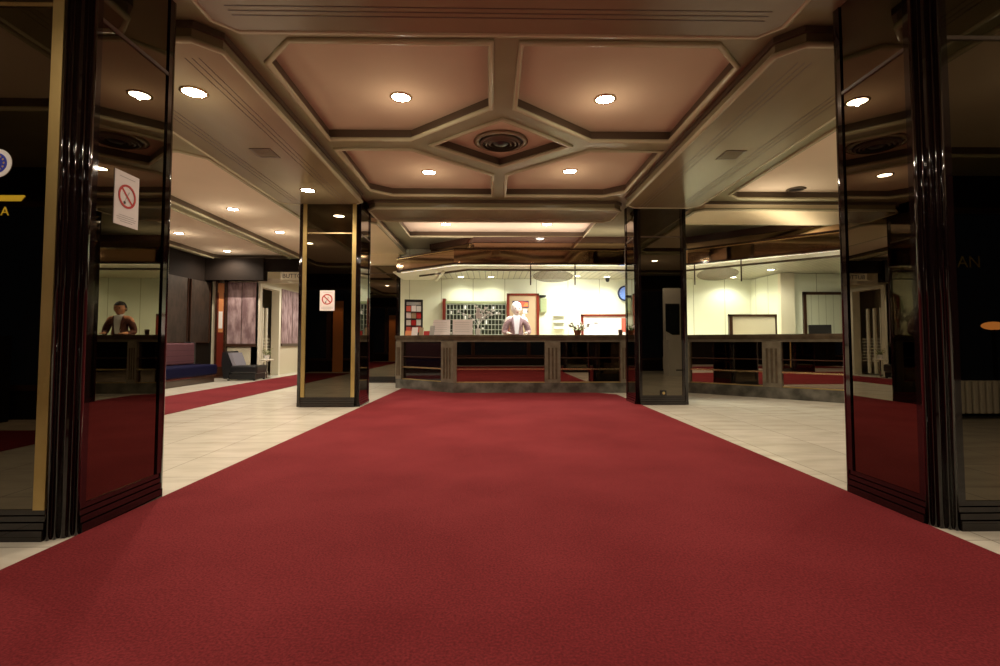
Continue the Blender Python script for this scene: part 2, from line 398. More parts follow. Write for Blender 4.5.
# ---------------------------------------------------------------- columns
def ribbed(x0, y0, x1, y1, n=5, depth=.016, inner=None):
    """closed profile: n rounded ribs between two corner points, closed through `inner`"""
    a, b = Vector((x0,y0)), Vector((x1,y1)); d = b-a; nn = Vector((d.y,-d.x)).normalized()
    if (Vector(inner)-a).dot(nn) > 0: nn = -nn
    p = []
    for k in range(n):
        for q in range(13):
            u = q/12.; p.append(tuple(a+d*((k+u*.9+.05)/n)+nn*depth*math.sin(PI*u)))
    p.append(tuple(inner))
    return p
def column(label, x0, x1, y0, y1, gold=False, c=.105, H=HL, split=2.545, cy=.08):
    t = thing('mirrored_column', label, 'column', ((x0+x1)/2, (y0+y1)/2, 0)); ox, oy = (x0+x1)/2, (y0+y1)/2
    hx, hy = (x1-x0)/2, (y1-y0)/2
    MB().box(-hx+.03,hx-.03,-hy+.03,hy-.03,0,H).build('core', 'lacquer', t)
    for sx in (-1,1):
        for sy in (-1,1):
            p = ribbed(sx*(hx-c), sy*hy, sx*hx, sy*(hy-cy), 5, .014, (sx*(hx-c), sy*(hy-cy)))
            MB().prism(p, 0, H).build('corner_post', 'lacquer', t, True)
    def face(tr, w, g):
        """one face: local x along the face (half width w), local y = 0 on the face, outwards -y"""
        def mk(mb, name, mtl):
            o = mb.build(name, mtl, t); o.matrix_local = tr; return o
        bb = MB()
        for k, (z0, z1, d) in enumerate(((0,.05,.012),(.055,.085,.004),(.09,.115,-.003),(.12,.145,-.008))): bb.box(-w,w,-d,.03,z0,z1,None,.0)
        mk(bb, 'base_moulding', 'lacquer')
        s = .05 if g else .035
        if g:
            for sd in (-1,1):
                a = sorted((sd*w, sd*(w-.055))); mk(MB().box(a[0],a[1],-.002,.02,.145,H), 'brass_strip', 'brass')
            inner = w-.062
        else:
            for sd in (-1,1):
                a = sorted((sd*w, sd*(w-s))); mk(MB().box(a[0],a[1],.002,.03,.145,H), 'side_frame', 'lacquer')
            inner = w-s
        mk(MB().box(-inner,inner,.012,.028,.145,split), 'mirror_panel', 'mirror_bronze')
        mk(MB().box(-inner,inner,.012,.028,split+.02,H), 'mirror_panel', 'mirror_bronze')
        mk(MB().box(-inner,inner,.004,.028,split,split+.02), 'joint_strip', 'brass_bright' if g else 'groove')
    R = lambda a, x, y: Matrix.Translation((x,y,0)) @ Matrix.Rotation(a,4,'Z')
    face(R(0,0,-hy), hx-c, gold); face(R(PI,0,hy), hx-c, gold)
    face(R(PI/2,hx,0), hy-cy, False); face(R(-PI/2,-hx,0), hy-cy, False)
    return t
colNL = column('near left column clad in dark mirrors with fluted corner posts and brass strips', -2.88, -2.03, 2.47, 3.235, True, split=2.63)
colNR = column('near right column clad in dark mirrors with fluted black corner posts', 2.26, 3.11, 2.52, 3.24)
colFL = column('far left mirrored column with brass strips left of the red carpet end', -2.83, -1.93, 7.36, 8.02, True, .06, cy=.05)
colFR = column('far right mirrored column with white stand reflected in it, before the counter', 2.19, 2.99, 7.53, 8.12, False, .06, cy=.05)
col3 = column('mirrored column at the left end of the reception wall', -2.95, -2.12, 11.72, 12.4, False, .06, cy=.05)
# notices on columns
def notice(name, label, parent_loc, rz, w, h, simple=False):
    t = thing(name, label, 'sign', parent_loc, rz)
    MB().box(-w/2,w/2,-.003,0,-h/2,h/2).build('sheet', 'white_pink' if simple else 'white', t)
    r = w*.36
    T = Matrix.Translation((0,-.0035,h*.06)) @ Matrix.Rotation(PI/2,4,'X')
    rg = MB().lathe([(r,0),(r,.002),(r*.82,.002),(r*.82,0),(r,0)], 36, cap=False, T=T)
    rg.build('prohibition_ring', 'red', t)
    d = r*.9*math.sqrt(.5)
    T2 = Matrix.Translation((0,-.0045,h*.06)) @ Matrix.Rotation(PI/4,4,'Y')
    s = MB(); 
    for sgn in (0,): 
        v = [T2 @ Vector(p) for p in ((-r*.9,0,-r*.09),(r*.9,0,-r*.09),(r*.9,0,r*.09),(-r*.9,0,r*.09))]; s.quad(v)
    s.build('slash', 'red', t)
    T3 = Matrix.Translation((0,-.0038,h*.06)) @ Matrix.Rotation(-PI/3,4,'Y')
    cgt = MB(); cgt.quad([T3 @ Vector(p) for p in ((-r*.6,0,-r*.05),(r*.5,0,-r*.05),(r*.5,0,r*.05),(-r*.6,0,r*.05))])
    cgt.build('cigarette', 'paper_grey', t)
    cgt = MB(); cgt.ball((-r*.28,-.0042,h*.06-r*.55), r*.13, sc=(1,.1,1)); cgt.build('ember', 'black', t)
    ln = MB()
    for k, wd in enumerate((.62,.8,.76,.5)): ln.box(-w*wd/2,w*wd/2,-.0042,-.003,-h*(.31+.038*k)-.002,-h*(.31+.038*k)+.001)
    MB().box(-w*.32,w*.32,-.0042,-.003,h*.40,h*.41).build('heading_line', 'paper_grey', t)
    ln.build('small_print', 'paper_grey', t)
    return t
# large notice: on the inner (right-hand) face of the near left column
X, Y, Z = ray(128.5, 200); tt = (-2.03)/X
notice('no_smoking_notice', 'white no smoking notice with red circle on the near left column', (-2.0415, Y*tt, EYE+Z*tt), PI/2, .185, .30)
x, z = aty(327, 300.5, 7.36)
notice('no_smoking_notice', 'small no smoking notice on the front mirror of the far left column', (x, 7.371, z), 0, .215, .30, True)
x, z = aty(663.5, 393, 7.53)
t = thing('power_outlet', 'small black socket low on the front mirror of the far right column', 'socket', (x,7.541,z))
MB().box(-.045,.045,-.02,0,-.04,.04,None,.006).build('plate', 'black', t)
MB().lathe([(.02,0),(.022,.004),(.014,.006)], 16, T=Matrix.Translation((0,-.02,0)) @ Matrix.Rotation(PI/2,4,'X')).build('socket', 'brass', t)
# stickers on the near left column front mirror
x, z = aty(-3, 163, 2.48)
t = thing('round_sticker', 'round white and blue sticker with a ring of stars on the near left mirror', 'sticker', (x,2.481,z))
Rx = Matrix.Rotation(PI/2,4,'X')
MB().lathe([(.072,0),(.072,.002)], 36, T=Rx).build('disc', 'white', t)
MB().lathe([(.050,0),(.050,.004)], 36, T=Rx).build('blue_centre', 'blue', t)
st = MB()
for k in range(12):
    a = 2*PI*k/12; cx, cz = .036*math.cos(a), .036*math.sin(a)
    st.prism([(cx+(.006 if q % 2 else .0025)*math.cos(PI*q/5+PI/2), cz+(.006 if q % 2 else .0025)*math.sin(PI*q/5+PI/2)) for q in range(10)], 0, .0055, T=Rx)
st.build('star_ring', 'yellow', t)
x, z = aty(10, 198, 2.48); 
t = thing('yellow_lettering', 'yellow swoosh and letter on the near left mirror', 'sticker', (x,2.481,z))
MB().prism([(-.16,-.016),(.055,-.016),(.075,.010),(.07,.014),(-.16,.014)], 0, .002, T=Rx).build('swoosh', 'yellow', t)
text('A', .062, 'yellow', t, (-.022,-.001,-.068), (PI/2,0,0), 'letter')
# ---------------------------------------------------------------- reception counter
def seg_frame(k):
    a, b = Vector(CP_[k]), Vector(CP_[k+1]); d = (b-a); L = d.length; ang = math.atan2(d.y, d.x); return a, L, ang
ct = thing('reception_counter', 'long angled reception counter with stone top, pilasters and mirrored front panels', 'counter', (1.5,9.6,0))
def cb(mb, name, m, smooth=False):
    o = mb.build(name, m, None, smooth); o.parent = ct; o.location = (-1.5,-9.6,0); return o
HT = 1.08
p = MB(); band(p, CP_, -.03, .62, HT-.045, HT); band(p, CP_, -.015, .60, HT-.085, HT-.045); cb(p, 'counter_top', 'counter_slab'); p = MB(); band(p, CP_, .012, .58, HT-.13, HT-.085); cb(p, 'top_moulding', 'counter_stone')
p = MB(); band(p, CP_, -.002, .08, .0, .19); cb(p, 'plinth', 'marble')
p = MB(); band(p, CP_, .075, .12, .19, HT-.12); cb(p, 'carcass', 'wood_dark')
p = MB(); band(p, CP_, .56, .585, 0, HT-.12); cb(p, 'inner_panel', 'cream')
p = MB(); band(p, CP_, .62, 1.15, .72, .76); cb(p, 'work_desk', 'cream_bright')
# pilasters (segment, start, width) and panels between
def along(k, px, zz=0):
    """distance along segment k where the column of pixels px crosses it"""
    a, L, ang = seg_frame(k); X, Y, Z = ray(px, 390); d = Vector((math.cos(ang), math.sin(ang)))
    # a + s*d parallel to (X,Y)
    s = (a.y*X-a.x*Y)/(d.x*Y-d.y*X); return s
s1 = seg_frame(0)[1]; s2 = seg_frame(1)[1]; s3 = seg_frame(2)[1]
pil = [(0, 0, along(0,401)), (0, along(0,441), s1), (1, 0, along(1,456.5)), (1, along(1,545), along(1,560.5)), (1, along(1,621), along(1,630)), (1, s2-.1, s2), (2, 0, along(2,689)),
       (2, along(2,763), along(2,782)), (2, 3.2, 3.5), (2, s3-.15, s3)]
for k, a0, a1 in pil:
    a, L, ang = seg_frame(k)
    q = MB(); w = a1-a0; q.box(a0,a1,-.005,.09,.19,HT-.12)
    nf = 3 if w > .15 else 0
    o = q.build('pilaster', 'counter_stone'); o.parent = ct; o.location = (a.x-1.5,a.y-9.6,0); o.rotation_euler = (0,0,ang)
    if nf:
        f = MB()
        for j in range(nf):
            c0 = a0+w*(.26+.24*j); f.tube([(c0,-.006,.26),(c0,-.006,HT-.24)], min(.018,w*.06), 8)
        o2 = f.build('fluting', 'counter_slab', o)
gaps = [(0, pil[0][2], pil[1][1]), (1, pil[2][2], pil[3][1]), (1, pil[3][2], pil[4][1]), (1, pil[4][2], pil[5][1]), (2, pil[6][2], pil[7][1]), (2, pil[7][2], pil[8][1]), (2, pil[8][2], pil[9][1])]
for k, a0, a1 in gaps:
    a, L, ang = seg_frame(k)
    def pl(mb, name, m):
        o = mb.build(name, m); o.parent = ct; o.location = (a.x-1.5,a.y-9.6,0); o.rotation_euler = (0,0,ang)
    pl(MB().box(a0,a1,.06,.074,.20,HT-.12), 'mirror_panel', 'mirror_counter' if k else 'lacquer')
    pl(MB().box(a0,a1,.01,.035,.645,.66), 'upper_rail', 'wood_dark')
    pl(MB().box(a0,a1,.005,.045,.43,.455), 'brass_rail', 'brass_bright')
    pl(MB().box(a0,a1,.03,.06,.19,.205), 'bottom_bead', 'brass')
# ---------------------------------------------------------------- canopy over the counter
cn = struct(band(MB(), CP_, .0, .10, 2.40, 2.44).build('trim_%d' % ti, 'lacquer_brown'), 'stepped bronze mirrored fascia above the reception counter', 'fascia'); ti += 1
band(MB(), CP_, .01, .12, 2.44, 2.66).build('mirror_fascia', 'mirror_fascia', cn)
band(MB(), CP_, -.01, .14, 2.66, 2.675).build('bead', 'brass_bright', cn)
band(MB(), CP_, .0, 1.0, 2.675, 2.71).build('step', 'lacquer_brown', cn)
CU = offset_poly(CP_, .95)
band(MB(), CU, .0, .1, 2.71, 2.84).build('mirror_fascia', 'mirror_fascia', cn)
band(MB(), CU, -.02, .1, 2.84, 2.89).build('step', 'lacquer_brown', cn)
band(MB(), CU, .0, .1, 2.89, 3.0).build('mirror_fascia', 'mirror_fascia', cn)
band(MB(), CU, -.03, .1, 3.0, 3.13).build('step', 'lacquer_brown', cn)
band(MB(), CP_, .10, .135, 2.402, 2.42).build('light_strip', 'strip_light', cn)
band(MB(), CP_, .135, .62, 2.405, 2.44).build('soffit', 'cream_bright', cn)
band(MB(), CP_, .62, .66, 2.37, 2.44).build('soffit_bead', 'counter_slab', cn)
p = MB(); p.prism(offset_poly(CP_, .64)+[(8.1,11.9),(-2.1,11.9)], 2.43, 2.45)
struct(p.build('ceiling_reception', 'slat_ceiling'), 'slatted cream ceiling above the reception desk', 'ceiling')
# left side closing of canopy
struct(MB().prism([(-2.06,10.50),(-1.88,10.345),(-1.0,9.62),(-1.0,10.6),(-1.32,11.72),(-2.06,11.72)],2.4025,2.425).prism([(-1.0,10.2),(-.94,10.2),(-1.26,11.72),(-1.32,11.72)],2.37,2.45).build('trim_%d' % ti, 'cream_bright'), 'plain cream border at the left end of the canopy', 'soffit'); ti += 1
CW = (1,.97,.80)
for j, (px, py) in enumerate(((461,277),(491,277),(577,276),(607,277),(606,270),(689,271),(733,277.5),(771,270),(832,254))):
    x, y = atz(px, py, 2.42)
    downlight(x, y, 2.43, 'round downlight in the slatted reception ceiling, %s from the left' % ['first','second','third','fourth','fifth','sixth','seventh','eighth','ninth'][j], 'downlights of the slatted reception ceiling', 22 if j < 2 else 32, 'lamp_cool', .075, CW)
# hanging oval signs
def oval(label, xa, xb, k):
    a, L, ang = seg_frame(k); sa, sb = along(k, xa), along(k, xb); mid = (sa+sb)/2; w = abs(sb-sa)/2
    t = thing('hanging_oval_sign', label, 'sign', (a.x+math.cos(ang)*mid-math.sin(ang)*.13, a.y+math.sin(ang)*mid+math.cos(ang)*.13, 2.2), ang, 'oval plates hanging under the canopy')
    for s in (-1,1): MB().tube([(s*w,0,-.17),(s*w,0,.23)], .013, 8).build('hanging_rod', 'wood_dark', t)
    q = MB(); q.prism([((w-.04)*math.cos(2*PI*i/40), .12*math.sin(2*PI*i/40)) for i in range(40)], -.006, .006, T=Matrix.Rotation(PI/2,4,'X')); q.build('oval_plate', 'glass_plate', t)
oval('clear brown oval plate hanging on two rods above the receptionist side of the counter', 531.5, 577, 1)
oval('clear brown oval plate hanging on two rods right of the far right column', 694, 741.5, 2)
struct(MB().box(-3.1,-2.13,11.55,11.71,2.74,3.12).build('trim_%d' % ti, 'slab_lit'), 'beige header over the end mirrored column, spill light in its colour', 'header'); ti += 1
# ---- reception walls
struct(MB().box(-2.12,6.2,11.72,11.86,0,3.2).build('wall_reception', 'wall_cream'), 'glossy cream panelled wall behind the reception desk', 'wall')
c0 = atz(746,281,2.42); c1 = atz(774.5,273.7,2.42)
p = MB(); p.prism([(c0[0],11.72),(c0[0]+.02,c1[1]),(c0[0]+.3,c1[1]),(c0[0]+.3,11.9)], 0, 2.42)
struct(p.build('wall_reception_side', 'wall_cream_y'), 'cream panelled return wall at the right of the desk', 'wall')
YD = c1[1]
struct(MB().box(c0[0]+.02,8.3,YD,YD+.12,0,2.42).build('wall_reception_right', 'wall_cream'), 'cream wall with a framed door at the right', 'wall')
x0, z0 = aty(802,292,YD); x1, z1 = aty(843,292,YD)
d = struct(MB().box(x0,x0+.06,YD-.05,YD,0,z0).box(x1-.02,x1+.04,YD-.05,YD,0,z0).box(x0,x1+.04,YD-.05,YD,z0-.06,z0).build('door_1', 'wood_dark'), 'dark framed doorway with cream door', 'door')
lines(mat('door_leaf', (.55,.56,.43), .3), 0, .16, .01, (.3,.3,.2))
MB().box(x0+.06,x1-.02,YD-.03,YD-.005,0,z0-.06).build('door_leaf', 'door_leaf', d)
struct(MB().box(c0[0]+.02,c0[0]+.32,YD-.10,YD,0,2.42).build('trim_%d' % ti, 'cream'), 'cream wall post beside the door', 'post'); ti += 1
# outer walls
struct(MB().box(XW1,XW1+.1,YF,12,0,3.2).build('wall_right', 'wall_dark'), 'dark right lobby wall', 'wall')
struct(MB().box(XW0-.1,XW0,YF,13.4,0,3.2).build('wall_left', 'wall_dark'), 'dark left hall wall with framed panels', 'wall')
struct(MB().box(-2.95,-2.85,12.4,YB,0,3.2).build('wall_hall_right', 'wall_plain'), 'hall side wall', 'wall')
struct(MB().box(-6.3,-2.85,YB-.1,YB,0,3.2).build('wall_back', 'cream'), 'back wall of the hall', 'wall')
fw = MB().box(XW0,XW1,YF-.1,YF,0,.35).box(XW0,XW1,YF-.1,YF,2.7,3.2)
struct(fw.build('wall_front', 'wall_dark'), 'dark entrance wall behind the camera', 'wall')
for k in range(7):
    a = XW0+k*(XW1-XW0)/7; b = XW0+(k+1)*(XW1-XW0)/7
    f = struct(MB().box(a,a+.07,YF-.1,YF+.02,.35,2.7).box(b-.07,b,YF-.1,YF+.02,.35,2.7).box(a+.07,b-.07,YF-.1,YF+.02,.35,.42).box(a+.07,b-.07,YF-.1,YF+.02,2.63,2.7).build('window_%d' % (k+1), 'wood_dark'), 'dark framed entrance window onto the night', 'window')
    MB().box(a+.07,b-.07,YF-.05,YF-.03,.42,2.63).build('pane', 'glass_night', f)
# panels on the left wall
for k, (ya, yb) in enumerate(((5.2,7.0),(7.15,8.9),(9.05,10.7),(10.85,12.25),(12.35,13.2))):
    f = struct(MB().box(XW0,XW0+.03,ya,yb,.95,2.5).build('trim_%d' % ti, 'wallpaper_dark'), 'dark patterned wall panel above the sofa', 'wall panel'); ti += 1
    MB().box(XW0,XW0+.06,yb-.012,yb,.95,2.5).box(XW0,XW0+.06,ya,ya+.012,.95,2.5).box(XW0,XW0+.05,ya,yb,.93,.95).build('frame', 'wood_dark', f)
# back wall of the left hall
struct(MB().box(-7.0,-6.15,13.3,13.4,0,3.2).box(-7.4,-7.0,13.38,13.4,0,3.2).build('wall_hall_end', 'cream'), 'hall end wall with purple panels', 'wall')
f = struct(MB().box(-6.93,-6.2,13.27,13.3,.9,2.52).build('trim_%d' % ti, 'wallpaper'), 'purple patterned panel on the hall end wall', 'wall panel'); ti += 1
MB().box(-6.57,-6.555,13.262,13.27,.9,2.52).box(-6.96,-6.93,13.26,13.3,.0,2.6).build('seam', 'wood_dark', f)
MB().box(-6.96,-6.17,13.25,13.3,.82,.9).build('chair_rail', 'wood_dark', f)
t = thing('narrow_wall_mirror', 'narrow brown framed mirror beside the purple panels of the hall', 'mirror', (-7.12,13.3,0))
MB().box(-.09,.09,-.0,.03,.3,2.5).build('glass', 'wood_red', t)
MB().box(-.14,-.09,-.03,.05,0,2.6).box(.09,.14,-.03,.05,0,2.6).box(-.09,.09,-.03,.05,0,.3).build('frame', 'lacquer_brown', t)
MB().box(-.085,.085,-.01,0,2.25,2.5).box(-.06,.06,-.01,0,1.2,2.25).build('warm_reflection_panel', 'wood_amber', t)  # warm reflection in the mirror, painted as flat amber colour
MB().box(-.05,.05,-.015,-.01,1.3,1.75).build('notice', 'white', t)
# hall wall along X=-6.15 with door opening
w = MB(); w.box(-6.3,-6.15,14.6,YB,0,3.2).box(-6.3,-6.15,13.4,14.6,2.5,3.2)
struct(w.build('wall_hall_left', 'cream'), 'hall wall with cream wainscot', 'wall')
f = struct(MB().box(-6.15,-6.12,14.75,17.9,.9,2.5).build('trim_%d' % ti, 'wallpaper'), 'purple patterned panel on the hall side wall', 'wall panel'); ti += 1
MB().box(-6.15,-6.10,14.75,17.9,.82,.9).build('chair_rail', 'wood_dark', f)
MB().box(-6.121,-6.112,15.5,15.52,.9,2.5).build('seam', 'wood_dark', f)
f = struct(MB().box(-6.32,-6.1,13.3,13.42,0,2.5).box(-6.32,-6.1,14.5,14.62,0,2.5).box(-6.32,-6.1,13.42,14.5,2.42,2.5).build('door_2', 'cream_bright'), 'cream doorway with slim decorative posts', 'door')
MB().box(-7.0,-6.95,13.4,YB,0,3.1).build('back_panel', 'wall_plain', f)
dp = MB()
for k in range(3): dp.tube([(-6.36,13.75+.25*k,.05),(-6.36,13.75+.25*k,1.9)], .045, 10)
for k in range(8): dp.tube([(-6.36,13.7,.4+.09*k),(-6.36,14.5,.4+.09*k)], .012, 6)
dp.build('grille', 'cream_bright', f)
struct(MB().box(-7.4,-5.9,13.0,13.25,2.55,3.12).box(-5.9,-4.9,13.1,13.28,2.80,3.12).build('trim_%d' % ti, 'wall_dark'), 'dark header beam over the hall end', 'beam'); ti += 1
struct(MB().box(-6.15,-4.9,13.3,13.36,2.5,2.62).build('trim_%d' % ti, 'cream'), 'pale lintel strips over the hall opening', 'beam'); ti += 1
x, z = aty(290, 276, 13.15)
t = thing('hanging_shop_sign', 'small cream sign with dark capitals hanging over the hall beside the far left column', 'sign', (x+.12,13.15,z))
MB().box(-.36,.36,-.01,.02,-.10,.10).build('board', 'cream', t)
MB().box(-.3,-.28,0,.01,.1,.22).build('bracket', 'black', t); MB().box(.28,.30,0,.01,.1,.22).build('bracket', 'black', t)
text('BUTTON', .155, 'ink', t, (0,-.012,-.004), (PI/2,0,0))
# right far bits
# ---------------------------------------------------------------- sofa, chair, table of the left hall
t = thing('sofa', 'long sofa with plum quilted back and navy seat against the dark left wall', 'sofa', (-7.35,10.2,0))
MB().box(.02,.28,-1.9,1.9,.42,.92,None,.04).build('backrest', 'sofa_plum', t)
MB().box(.02,.82,-1.92,1.92,.18,.42,None,.05).build('seat', 'sofa_navy', t)
MB().box(.04,.76,-1.88,1.88,.0,.15).build('base', 'wood_dark', t)
MB().box(.04,.80,-1.9,1.9,.15,.18).build('base_rail', 'lacquer_brown', t)
MB().box(.02,.20,1.86,2.08,.42,.95,None,.02).build('end_panel', 'black_leather', t)
t = thing('armless_lounge_chair', 'low black leather lounge chair with grey back cushion beside the hall end wall', 'chair', (-6.13,12.68,0), 0)
bp = MB(); bp.prism([(-.40,.05),(-.30,.05),(-.22,.36),(-.36,.72),(-.44,.70),(-.46,.4)], -.30, .30, T=Matrix.Rotation(PI/2,4,'X')); bp.build('backrest', 'black_leather', t)
bp = MB(); bp.prism([(-.20,.36),(-.12,.37),(-.24,.68),(-.33,.68)], -.26, .26, T=Matrix.Rotation(PI/2,4,'X')); bp.build('back_cushion', 'grey_fabric', t)
MB().box(-.28,.40,-.30,.30,.16,.37,None,.05).build('seat', 'black_leather', t)
MB().box(-.28,.36,-.28,.28,.03,.16).build('base', 'black', t)
for sx in (-.3,.33):
    for sy in (-.26,.26): MB().box(sx-.02,sx+.02,sy-.02,sy+.02,0,.04).build('foot', 'black', t)
t = thing('side_table', 'small pale side table behind the black lounge chair', 'table', (-5.85,13.2,0))
MB().lathe([(.16,.46),(.17,.47),(.17,.485),(.16,.495)], 24).build('table_top', 'cream_bright', t)
MB().lathe([(.02,.02),(.018,.46)], 12).build('stem', 'chrome', t); MB().lathe([(.12,0),(.12,.012),(.02,.03)], 20).build('foot', 'chrome', t)
def leafy(t, h, spread, n, m, flowers=None, r=.03, seed=1):
    rnd = random.Random(seed); st = MB(); lf = MB(); fl = MB()
    for k in range(n):
        a = rnd.uniform(0,2*PI); s = rnd.uniform(.3,1)*spread; hh = h*rnd.uniform(.55,1)
        pts = [(0,0,0),(s*.4*math.cos(a),s*.4*math.sin(a),hh*.7),(s*math.cos(a),s*math.sin(a),hh)]
        st.tube(pts, .003, 5)
        for q in range(4):
            u = .4+.2*q; c = Vector((s*u*math.cos(a),s*u*math.sin(a),hh*min(1,u+.15)))
            b = a+rnd.uniform(-1.4,1.4); L = r*rnd.uniform(1,1.8); d = Vector((math.cos(b)*L,math.sin(b)*L,rnd.uniform(-.3,.5)*L)); wv = Vector((-math.sin(b),math.cos(b),.2))*L*.3
            lf.quad([c, c+d*.5+wv, c+d, c+d*.5-wv])
        if flowers and k % 2 == 0: fl.ball((s*math.cos(a),s*math.sin(a),hh+.01), r*.6, u=7, v=5)
    st.build('stem', 'leaf', t); lf.build('foliage', m, t)
    if flowers: fl.build('blossom', flowers, t, True)
t = thing('potted_plant', 'small pale leafy plant on the side table in the left hall', 'plant', (-5.85,13.2,.495))
MB().lathe([(.05,0),(.07,.10),(.075,.11)], 16).build('pot', 'white', t); 
leafy(t, .28, .14, 12, 'leaf_pale', None, .05, 3)
# ---------------------------------------------------------------- things on and behind the counter
def onc(px, dy=.3, k=1):
    a, L, ang = seg_frame(k); s = along(k, px); 
    return a.x+math.cos(ang)*s-math.sin(ang)*dy, a.y+math.sin(ang)*s+math.cos(ang)*dy, ang
def at_line(px, yy):
    X, Y, Z = ray(px, 335); return X/Y*yy
# brochure rack standing on the left end
yy = 10.55
xc = at_line(413.5, yy)
t = thing('brochure_rack', 'black framed brochure rack full of red and white leaflets on the left counter end', 'rack', (xc,yy,HT), .25)
MB().box(-.19,-.165,-.02,.03,0,.76).box(.165,.19,-.02,.03,0,.76).box(-.19,.19,-.02,.03,.735,.76).box(-.19,.19,-.05,.05,0,.02).build('frame', 'black', t)
MB().box(-.165,.165,.01,.02,.02,.735).build('back_panel', 'black', t)
MB().box(-.15,.15,-.005,.01,.64,.71).build('header_card', 'paper_grey', t)
rnd = random.Random(4)
cols = ['red_soft','red','red_soft','white','red','white','white_pink','cork','red','red_soft','white_pink','white']
for r_ in range(4):
    MB().box(-.165,.165,-.05,.0,.05+.145*r_,.07+.145*r_).build('shelf', 'black', t)
    for c_ in range(3):
        q = MB().box(-.155+.105*c_,-.06+.105*c_,-.03,-.02,.07+.145*r_,.07+.145*r_+rnd.uniform(.11,.14))
        q.build('leaflet', cols[(r_*3+c_) % len(cols)], t)
# loose leaflets on the counter
for j, (px, m_, w_, h_, dy, lab) in enumerate(((404.5,'orange',.17,.10,.10,'orange leaflet stand leaning at the left end of the counter'), (410,'white_pink',.13,.17,.10,'white folded leaflet in front of the brochure rack'),
        (417,'cork',.09,.16,.09,'tan cover leaflet standing in front of the brochure rack'), (423,'red',.14,.085,.09,'low red leaflet box right of the brochure rack'), (427.5,'paper_grey',.095,.19,.10,'grey leaflet holder between red box and white menu board'))):
    x, y, a = onc(px, dy, 0)
    t = thing('leaflet_holder', lab, 'leaflet', (x,y,HT+.001), a*.4)
    q = MB(); T = Matrix.Rotation(-.25,4,'X')
    q.prism([(-w_/2,0),(w_/2,0),(w_/2,h_),(-w_/2,h_)], -.004, .004, T=T @ Matrix.Rotation(PI/2,4,'X')); q.build('card', m_, t)
    MB().box(-w_/2,w_/2,0,.06,0,.006).build('foot', 'chrome', t)
for px0, px1, lab, yy in ((430.5,450,'white menu board leaning on the counter, left one',9.95), (452.5,472.5,'white menu board leaning on the counter, right one',9.75)):
    xa, xb = at_line(px0, yy), at_line(px1, yy); w = xb-xa
    t = thing('white_display_board', lab, 'board', ((xa+xb)/2,yy,HT), 0, 'white display boards standing on the counter')
    T = Matrix.Rotation(-.16,4,'X')
    q = MB(); q.prism([(-w/2,0),(w/2,0),(w/2,.31),(-w/2+.06,.31)] if 'left' in lab else [(-w/2,0),(w/2,0),(w/2,.31),(-w/2,.31)], -.006, .006, T=T @ Matrix.Rotation(PI/2,4,'X')); q.build('sheet', 'white_pink', t)
    q = MB()
    for k in range(5): q.prism([(-w*.4,.07+.045*k),(w*.35,.07+.045*k),(w*.35,.074+.045*k),(-w*.4,.074+.045*k)], .007, .008, T=T @ Matrix.Rotation(PI/2,4,'X'))
    q.build('small_print', 'paper_grey', t)
    MB().box(-w/2,w/2,-.01,.10,0,.008).build('foot', 'chrome', t)
# white orchid arrangement
yy = 9.85; xc = at_line(478, yy)
t = thing('orchid_vase', 'white orchid branches in a white square vase right of the menu boards', 'plant', (xc,yy,HT))
MB().box(-.045,.045,-.045,.045,0,.13,None,.006).build('vase', 'white', t)
st = MB(); bl = MB(); rnd = random.Random(9)
for k in range(7):
    a = rnd.uniform(-1.2,1.2); pts = [(0,0,.12)]
    for q in range(1,7): u = q/6; pts.append((math.sin(a)*.45*u*u+rnd.uniform(-.01,.01), rnd.uniform(-.03,.03), .12+.46*u-.12*u*u*abs(a)))
    st.tube(pts, .004, 5)
    for q in range(3,7):
        for w_ in range(2): bl.ball((pts[q][0]+rnd.uniform(-.025,.025), pts[q][1], pts[q][2]+rnd.uniform(-.02,.02)), .017, u=6, v=5, sc=(1.3,.5,1))
st.build('stem', 'white', t); bl.build('blossom', 'white', t, True)
MB().ball((0,0,.40), .055, sc=(.9,.6,1.3)).ball((0.01,0,.50), .045, sc=(1.2,.6,.8)).build('flower_head', 'white', t, True)
# flower pot
yy = 9.7; xc = at_line(577.5, yy)
t = thing('potted_flowers', 'pot of white flowers with green leaves on the counter between person and far right column', 'plant', (xc,yy,HT))
MB().lathe([(.05,0),(.075,.09),(.08,.10),(.07,.10)], 18).build('pot', 'terracotta', t, True)
leafy(t, .24, .22, 26, 'leaf', 'white_pink', .04, 5)
xc = at_line(620.5, 9.75)
t = thing('pen_cup', 'small dark brown cup on the counter before the red panel', 'cup', (xc,9.75,HT))
MB().lathe([(.035,0),(.045,.11),(.04,.11),(.033,.01)], 16).build('cup', 'wood_dark', t, True)
# back furniture
tag(MB().box(-1.9,5.8,11.15,11.71,0,.878,None,.01).build('back_cabinet', 'cream'), 'low cream cabinet along the reception back wall', 'cabinet')
